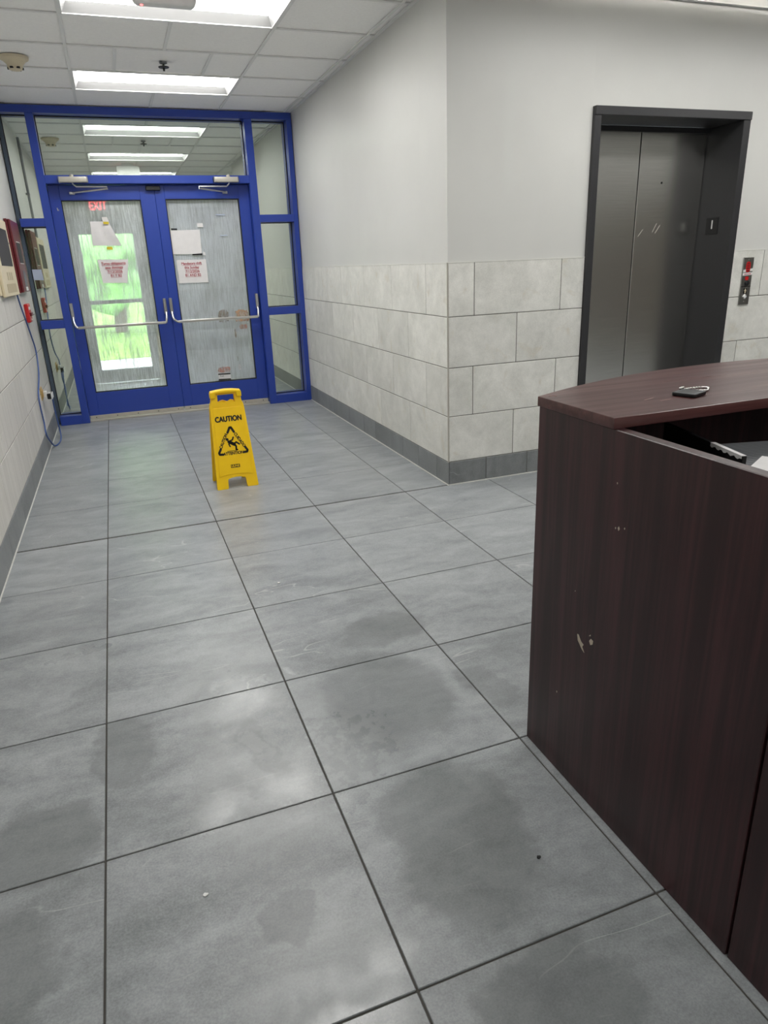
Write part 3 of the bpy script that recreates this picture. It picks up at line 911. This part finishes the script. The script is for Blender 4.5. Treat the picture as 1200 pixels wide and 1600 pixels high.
lathe('call_button', (7.388, YC-.015, 1.775), [(.032, .0), (.03, -.008), (.026, -.012)], M['white'], cp, 4, 'y')
for z in (2.18, 1.72):
    lathe('screw', (7.388, YC-.015, z), [(.008, .001), (.008, -.003)], M['alu'], cp, 10, 'y')

# ================================================================== WET FLOOR SIGN
sg = empty('caution_sign', (1.38, 5.17, 0), 'yellow plastic caution wet floor sign standing open on the tiles', 'caution sign')
k_ = (5.165-4.975)/1.06
Vf = Vector((0, k_, 1)).normalized()
Of = Vector((1.38, 4.975, 0))
arch = [(.098+.0*t, 0) for t in (0,)]
outline = [(-.231, .012), (-.222, 0), (-.115, 0), (-.104, .012), (-.1, .085)]
outline += [(-.1+.018*(1-math.cos(t)), .085+.03*math.sin(t)) for t in (.5, 1.0, 1.5)]
outline += [(-.05, .122), (0, .126), (.05, .122)]
outline += [(.1-.018*(1-math.cos(t)), .085+.03*math.sin(t)) for t in (1.5, 1.0, .5)]
outline += [(.1, .085), (.104, .012), (.115, 0), (.222, 0), (.231, .012), (.186, .89), (.18, .93), (.166, .965), (.163, 1.0), (.163, 1.06),
            (-.163, 1.06), (-.163, 1.0), (-.166, .965), (-.18, .93), (-.186, .89)]
hole = [(-.098, .95), (-.08, .965), (-.055, .97), (-.035, .958), (-.02, .95), (0, .957), (.03, .97), (.06, .965), (.085, .95), (.098, .945), (.094, 1.045), (-.094, 1.045), (-.098, .945)]
fp = shape('front_panel', [outline, hole], .03, Of, E1, Vf, M['yellow'], sg, .004, 40)
Vb = Vector((0, -k_, 1)).normalized()
shape('rear_panel', [outline, hole], .03, (1.38, 5.395, 0), -E1, Vb, M['yellow'], sg, .004, 40)
# top handle that carries both panels
hb = [(-.17, 1.0), (-.17, 1.05), (-.16, 1.072), (-.08, 1.084), (0, 1.088), (.08, 1.084), (.16, 1.072), (.17, 1.05), (.17, 1.0), (.115, 1.0), (.108, 1.05), (-.108, 1.05), (-.115, 1.0)]
shape('handle', [hb], .1, (1.38, 5.125, -.006), E1, E3, M['yellow'], sg, .012, 45)
raised = [(-.19, .15), (-.185, .142), (-.12, .155), (0, .163), (.12, .155), (.185, .142), (.19, .15), (.16, .885), (.145, .9), (-.145, .9), (-.16, .885)]
NF = E1.cross(Vf)
def onf(d): return Of+NF*d
rp = shape('raised_panel', [raised], .014, onf(.006), E1, Vf, M['yellow'], fp, .003, 40)
d0 = .0075
text('caution_lettering', 'CAUTION', .081, onf(d0)+E1*(-.006)+Vf*.773, E1, Vf, M['ink'], fp, bold=.045, width=.285)
IC = Vector((0, .385))
corners = [stroke([(-.036, .625), (-.008, .678), (.008, .678), (.034, .627)], .0125),
    stroke([(-.134, .45), (-.157, .41), (-.15, .393), (-.118, .391)], .0125),
    stroke([(.134, .45), (.157, .41), (.15, .393), (.118, .391)], .0125)]
for corner in corners: flats('triangle_corner', corner, .0085, Of, E1, Vf, M['ink'], fp, .0015)
man = stroke([(-.036, .523), (.012, .492)], .016)+stroke([(-.02, .515), (.022, .487)], .017)
man += stroke([(-.03, .525), (-.038, .497), (-.028, .47)], .0075)+stroke([(-.02, .532), (.006, .54), (.018, .568)], .008)
man += stroke([(.018, .498), (.045, .512), (.075, .486)], .009)+stroke([(.02, .485), (.038, .468), (.035, .43), (.046, .427)], .0095)
man += stroke([(-.064, .42), (.04, .42)], .003)
man += [[(-.05+.0155*math.cos(t*math.pi/6), .55+.0155*math.sin(t*math.pi/6)) for t in range(12)]]
flats('slipping_figure', man, .0085, Of, E1, Vf, M['ink'], fp, .0015)
def rot2(a): return E1*math.cos(a)+Vf*math.sin(a), -E1*math.sin(a)+Vf*math.cos(a)
for body, c, ang, wd in (('CAUTION', (-.092, .536), math.atan2(.155, .083), .172), ('CUIDADO', (.086, .532), -math.atan2(.155, .086), .182), ('ATTENTION', (-.002, .392), 0, .222)):
    u, v = rot2(ang)
    text('ring_lettering', body, .046, onf(d0)+E1*c[0]+Vf*c[1], u, v, M['ink'], fp, bold=.035, width=wd)
lb = flats('maker_label', [rrect(-.05, .05, .232, .268, .004)], .0085, Of, E1, Vf, M['ink'], fp, .0015)
text('label_lettering', 'ULINE', .032, onf(.0085)+Vf*.25, E1, Vf, M['yellow'], lb, bold=.03, width=.085, thick=.001)

# ================================================================== LEFT WALL THINGS
XW = XL
def lw(name, y0, y1, z0, z1, d, mat, parent, bevel=.004, d0=0.0, seg=1):
    return box(name, XW+d0, XW+d, y0, y1, z0, z1, mat, parent, bevel, seg)
mp = empty('fire_alarm_panel', (XW, 8.65, 2.12), 'maroon wall panel with small screen next to the blue frame', 'alarm panel')
bd = lw('back_box', 8.20, 9.10, 2.12, 3.04, .036, M['maroon'], mp)
dr = lw('cover', 8.23, 9.08, 2.125, 3.035, .07, M['maroon'], mp, .008, .036)
XF = XW+.07
UL = Vector((0, 1, 0))
def face(name, loops, off, mat, parent, y, z): return flats(name, loops, off, (XF, y, z), UL, E3, mat, parent, .002)
# panel faces +x : U x V must be +x -> y x z
sc_ = face('display_window', [rrect(-.2, .2, .0, .26, .02)], .003, M['smoke'], dr, 8.66, 2.5)
for zz in (-.012, .26):
    face('display_border', [[(-.22, zz), (.22, zz), (.22, zz+.012), (-.22, zz+.012)]], .003, M['white'], dr, 8.66, 2.5)
face('keypad', [rrect(-.12, .12, 0, .2, .01)], .003, M['grayrib'], dr, 8.66, 2.2)
face('badge', [rrect(-.12, .12, 0, .05, .01)], .003, M['white'], dr, 8.66, 2.14)
lathe('panel_lock', (XF, 8.98, 2.62), [(.014, -.002), (.014, .008)], M['silver'], dr, 10, 'x')

bp = empty('beige_wall_unit', (XW, 7.1, 2.11), 'beige plastic wall unit with dark window at the left picture edge', 'wall unit')
lw('back_plate', 6.45, 7.80, 2.13, 3.0, .02, M['beige'], bp)
cv = lw('cover', 6.52, 7.83, 2.11, 2.98, .055, M['beige'], bp, .008, .02)
XF = XW+.055
flats('dark_window', [rrect(-.5, .5, 0, .42, .015)], .003, (XF, 7.2, 2.45), UL, E3, M['smoke'], cv, .002)
for y in (-.22, -.04, .14): flats('vent_slot', [rrect(y, y+.1, 0, .09, .01)], .0025, (XF, 7.2, 2.29), UL, E3, M['beige2'], cv, .002)
flats('name_plate', [rrect(-.42, .42, 0, .1, .01)], .0025, (XF, 7.2, 2.15), UL, E3, M['beige2'], cv, .002)
lathe('cover_lock', (XF, 7.74, 2.72), [(.014, -.002), (.014, .01)], M['silver'], cv, 10, 'x')
cd = empty('wall_conduit', (XW-.012+.03, 7.45, 2.98), 'thin grey conduit rising above the beige unit, seen mirrored in the glass', 'conduit')
tube('pipe', [(XW+.03, 7.45, 2.985), (XW+.03, 7.45, ZC-.01)], .022, M['grayrib'], cd, 10, False)
box('pipe_clamp', XW-.011, XW+.055, 7.40, 7.50, 3.70, 3.73, M['grayrib'], cd, .004)

ps = empty('fire_pull_station', (XW, 8.6, 1.72), 'small red fire pull station under the maroon panel', 'pull station')
lw('body', 8.45, 8.76, 1.72, 1.965, .05, M['red'], ps, .008)
lw('pull_handle', 8.5, 8.71, 1.80, 1.85, .075, M['maroon'], ps, .006, .05)
flats('lettering_band', [rrect(-.1, .1, 0, .04, .006)], .002, (XW+.05, 8.605, 1.885), UL, E3, M['white'], ps, .002)
lathe('key_lock', (XW+.05, 8.6, 1.75), [(.016, -.002), (.016, .01)], M['white'], ps, 10, 'x')

ob_ = empty('wall_outlet', (XW, 8.36, .67), 'tan wall outlet plate low on the left wall by the doors', 'outlet')
lw('plate', 8.26, 8.48, .665, .835, .012, M['brass'], ob_, .004)
lw('socket', 8.31, 8.43, .70, .80, .03, M['brass'], ob_, .006, .012)
ad = empty('power_adapter', (XW+.08, 8.45, .64), 'black and white power adapter plugged into the tan outlet', 'adapter')
box('plug_block', XW+.031, XW+.075, 8.33, 8.43, .70, .78, M['white'], ad, .006)
box('adapter_body', XW+.075, XW+.125, 8.31, 8.55, .668, .745, M['black'], ad, .008)
box('adapter_face', XW+.125, XW+.138, 8.31, 8.55, .66, .745, M['white'], ad, .005)
for q in range(3):
    box('vent_rib', XW+.08, XW+.12, 8.34+q*.06, 8.36+q*.06, .745, .752, M['white'], ad)
c = XW+.022
cb = tube('network_cable', [(c, 7.80, 2.115), (c, 7.95, 1.95), (c, 8.40, 1.56), (c, 8.60, 1.31), (c, 8.36, 1.02), (c, 7.86, .83), (c, 7.77, .67),
      (c, 7.81, .44), (c+.01, 7.70, .29), (c+.02, 7.95, .13), (XW+.05, 8.2, .02), (XW+.09, 8.3, .014), (XW+.11, 8.6, .015), (XW+.11, 8.75, .1), (XW+.1, 8.72, .4), (XW+.11, 8.60, .66), (XW+.11, 8.575, .69)],
      .0105, M['cable'], None, 8)
tag(cb, 'thin blue cable hanging down the left wall and looping on the floor', 'cable')

# ================================================================== CEILING THINGS
sd = empty('smoke_detector', (-.235, 7.30, ZC), 'white smoke detector on the left ceiling tiles', 'smoke detector')
lathe('base', (-.235, 7.30, ZC-.03), [(.13, 0), (.15, .01), (.155, .035)], M['beige'], sd, 28)
lathe('sensor_head', (-.235, 7.30, ZC-.125), [(.055, 0), (.075, .01), (.08, .03), (.085, .055), (.125, .095)], M['beige'], sd, 28)
for a in range(6):
    t = a*math.pi/3
    box('vent_slot', -.235+.066*math.cos(t)-.018, -.235+.066*math.cos(t)+.018, 7.30+.066*math.sin(t)-.018, 7.30+.066*math.sin(t)+.018, ZC-.118, ZC-.1, M['black'], sd)
sp = empty('sprinkler_head', (1.372, 7.20, ZC), 'small metal fire sprinkler hanging from the ceiling near the doors', 'sprinkler')
lathe('escutcheon', (1.372, 7.20, ZC-.012), [(.03, .0), (.045, .006), (.046, .02)], M['grayrib'], sp, 20)
tube('stem', [(1.372, 7.2, ZC-.01), (1.372, 7.2, ZC-.085)], .012, M['darkmetal'], sp, 10, False)
lathe('deflector', (1.372, 7.20, ZC-.05), [(.06, 0), (.062, .008), (.02, .02)], M['darkmetal'], sp, 16)
ex = empty('exit_sign', (1.145, 4.23, 4.32), 'exit sign hanging from the ceiling at the top picture edge', 'exit sign')
hs = shape('housing', [rrect(.895, 1.395, 4.318, 4.585, .05)], .09, (0, 4.185, 0), E1, E3, M['white'], ex, .012, 45)
text('lettering', 'EXIT', .2, (1.145, 4.1845, 4.47), E1, E3, M['exitred'], ex, bold=.03, width=.36, thick=.002)
box('ceiling_canopy', 1.02, 1.27, 4.19, 4.27, 4.58, ZC-.002, M['white'], ex, .006)
lathe('led', (.965, 4.22, 4.322), [(.010, 0), (.012, -.008), (.006, -.013)], M['ledred'], ex, 12)

# ================================================================== RECEPTION DESK
DX, DX2 = 2.04, 4.48
dk = empty('reception_desk', (3.2, -.6, 0), 'dark mahogany reception desk with bowed counter and chipped side', 'desk')
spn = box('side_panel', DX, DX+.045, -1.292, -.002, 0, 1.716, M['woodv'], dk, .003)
box('return_panel', DX+.004, DX+.045, -3.2, -1.300, 0, 1.716, M['woodv'], dk, .003)
def bow(x): 
    t = (x-DX)/(DX2-DX)
    return .30*(1-(2*t-1)**2)
n = 24
top = [(DX-.004+(DX2-DX+.008)*i/n, bow(DX+(DX2-DX)*i/n)+.006) for i in range(n+1)]
loop = top+[(DX2+.004, -.5), (DX-.004, -.5)]
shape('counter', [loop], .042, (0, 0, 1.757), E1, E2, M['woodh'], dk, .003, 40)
bm = bmesh.new()
for y_off, z in ((0, 0), ): pass
fr_ = []
for i in range(n+1):
    x = DX+.045+(DX2-DX-.09)*i/n
    fr_.append((x, bow(x)-.01))
loop2 = fr_+[(x, y-.05) for x, y in fr_[::-1]]
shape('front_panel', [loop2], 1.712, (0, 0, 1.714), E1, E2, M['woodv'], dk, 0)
box('side_panel', DX2-.045, DX2, -3.2, -.002, 0, 1.716, M['woodv'], dk, .003)
box('work_surface', DX+.045, DX2-.045, -1.25, -.02, 1.16, 1.2, M['woodin'], dk, .003)
box('work_surface', DX+.045, 2.75, -3.2, -1.25, 1.16, 1.2, M['woodin'], dk, .003)
box('inner_panel', DX+.046, DX+.06, -1.29, -.05, 1.2, 1.70, M['deepblack'], dk)
# chips on the side panel (face -x): U=-y, V=z gives N = -x
CO = (DX-.0002, 0, 0)
flats('chip', [[(.363, .79), (.372, .792), (.392, .768), (.41, .762), (.402, .748), (.418, .727), (.40, .735), (.385, .75), (.37, .762)]], .0015, CO, UY, E3, M['chip'], spn, .0015)
flats('chip', [[(.445, .80), (.455, .815), (.47, .812), (.468, .795), (.455, .785)], [(.44, .82), (.452, .826), (.45, .832)]], .0013, CO, UY, E3, M['chip'], spn, .0013)
for y, z, r in ((.568, 1.349, .006), (.55, 1.345, .003), (.54, 1.52, .003), (.24, .42, .004), (.6, 1.36, .003), (.33, .98, .002)):
    flats('chip', [[(y-r, z), (y, z-r*1.6), (y+r, z), (y, z+r*1.4)]], .0012, CO, UY, E3, M['chip'], spn, .0012)
# scuffs on counter top
for x, y, a, l in ((2.38, -.28, .3, .06), (2.42, -.33, .1, .06), (2.09, -.02, .2, .035), (2.10, -.03, 1.2, .02)):
    u = Vector((math.cos(a), math.sin(a), 0)); v = Vector((-math.sin(a), math.cos(a), 0))
    flats('scuff', [[(-l/2, -.004), (l/2, -.003), (l/2, .003), (-l/2, .004)]], .0008, (x, y, 1.757), u, v, M['scuff'], dk, .0008)

# key fob with bead chain
kf = empty('key_fob', (2.6, -.28, 1.757), 'black key fob with bead chain lying on the counter', 'key fob')
u = Vector((.93, .36, 0)).normalized(); v = Vector((-.36, .93, 0)).normalized()
shape('fob', [rrect(-.055, .055, -.05, .05, .012)], .014, Vector((2.565, -.30, 1.772)), u, v, M['black'], kf, .003, 40)
shape('fob_border', [rrect(-.048, .048, -.043, .043, .01), rrect(-.042, .042, -.037, .037, .01)], .001, Vector((2.565, -.30, 1.773)), u, v, M['grayrib'], kf)
bm = bmesh.new()
path = []
for i in range(46):
    t = i/45*2*math.pi
    path.append(Vector((2.645+.075*math.cos(t)+.012*math.sin(3*t), -.245+.03*math.sin(t)+.008*math.sin(2*t), 1.763+(.014 if 18 < i < 27 else 0))))
for q in path:
    bmesh.ops.create_uvsphere(bm, u_segments=8, v_segments=6, radius=.0052*S, matrix=Matrix.Translation(q*S))
from_bm('bead_chain', bm, M['silver'], kf, 60)

# things on the work surface, seen over the side panel
tr = empty('desk_organizer', (2.6, -.5, 1.2), 'black desk organizer with torn white tape inside the desk', 'organizer')
A, Bq = Vector((2.545, -.20, 0)), Vector((2.403, -.75, 0))
ud = (Bq-A).normalized(); ln_ = (Bq-A).length                 # along the organizer wall, towards the viewer
shape('outer_wall', [[(0, 1.201), (ln_, 1.201), (ln_, 1.625), (0, 1.625)]], .016, A, ud, E3, M['deepblack'], tr, .001)
nd = Vector((-ud.y, ud.x, 0))                                  # points into the organizer (+x)
if nd.x < 0: nd = -nd
m = 18; t0 = ln_-.205
flats('torn_tape', [[(t0+.2*i/m, 1.6255), (t0+.2*i/m, 1.612-.004*math.sin(i*1.7)), (t0+.2*(i+1)/m, 1.612-.004*math.sin((i+1)*1.7)), (t0+.2*(i+1)/m, 1.6255)] for i in range(m)], .001, A, ud, E3, M['paper'], tr, .001)
flats('torn_tape', [[(t0, -.001), (t0+.2, -.001), (t0+.2, .017), (t0, .017)]], .001, A+Vector((0, 0, 1.6252)), ud, nd if ud.cross(nd).z > 0 else -nd, M['paper'], tr, .001)
E_ = Bq+nd*.42
shape('end_wall', [[(0, 1.201), (.42, 1.201), (.42, 1.58), (0, 1.58)]], .014, Bq+ud*.015, nd, E3, M['black'], tr, .001)
base_c = A+ud*(ln_*.5)+nd*.21
for i in range(30):
    o_ = A+ud*(ln_-.34+.0108*i)+nd*.02
    flats('rib', [[(0, 0), (.38, 0), (.38, .005), (0, .005)]], .006, o_+Vector((0, 0, 1.57)), nd, -ud if nd.cross(-ud).z > 0 else ud, M['grayrib'], tr, .006)
shape('shelf', [[(.01, .01), (.40, .01), (.40, .36), (.01, .36)]], .008, A+ud*ln_+Vector((0, 0, 1.564)), nd, -ud, M['grayrib'], tr)
bx_ = empty('file_box', (2.5, -1.05, 1.2), 'cream box standing inside the desk under white papers', 'box')
box('body', 2.16, 2.60, -1.25, -.91, 1.201, 1.60, M['beige'], bx_, .004)
for i in range(4):
    a = .42+.03*i
    u = Vector((math.cos(a), math.sin(a), 0)); v = Vector((-math.sin(a), math.cos(a), 0))
    tag(shape('paper_sheet', [[(-.15, -.15), (.15, -.15), (.15, .17), (-.15, .17)]], .006, Vector((2.39+.008*i, -1.0, 1.607+.0065*i)), u, v, M['paper']),
        'white paper sheet on the cream box in the desk, %s' % ('bottom of the pile', 'second from the bottom', 'second from the top', 'top of the pile')[i], 'paper', 'papers in the desk')

# specks of debris on the floor
def speck(x, y, r_, mat, label):
    lp = [(r_*(1+.35*math.sin(5*a))*math.cos(a), .7*r_*(1+.3*math.cos(3*a))*math.sin(a)) for a in [k*math.pi/5 for k in range(10)]]
    tag(shape('floor_crumb', [lp], .006, (x, y, .0062), E1, E2, mat), label, 'debris', 'crumbs on the floor')
speck(0.375, -0.337, .011, M['white'], 'tiny white crumb on the near floor tile, lowest of the crumbs')
speck(1.261, 2.341, .012, M['white'], 'tiny white crumb on the mid floor in front of the caution sign')
speck(1.677, -0.685, .009, M['black'], 'tiny black crumb on the floor tile beside the desk')
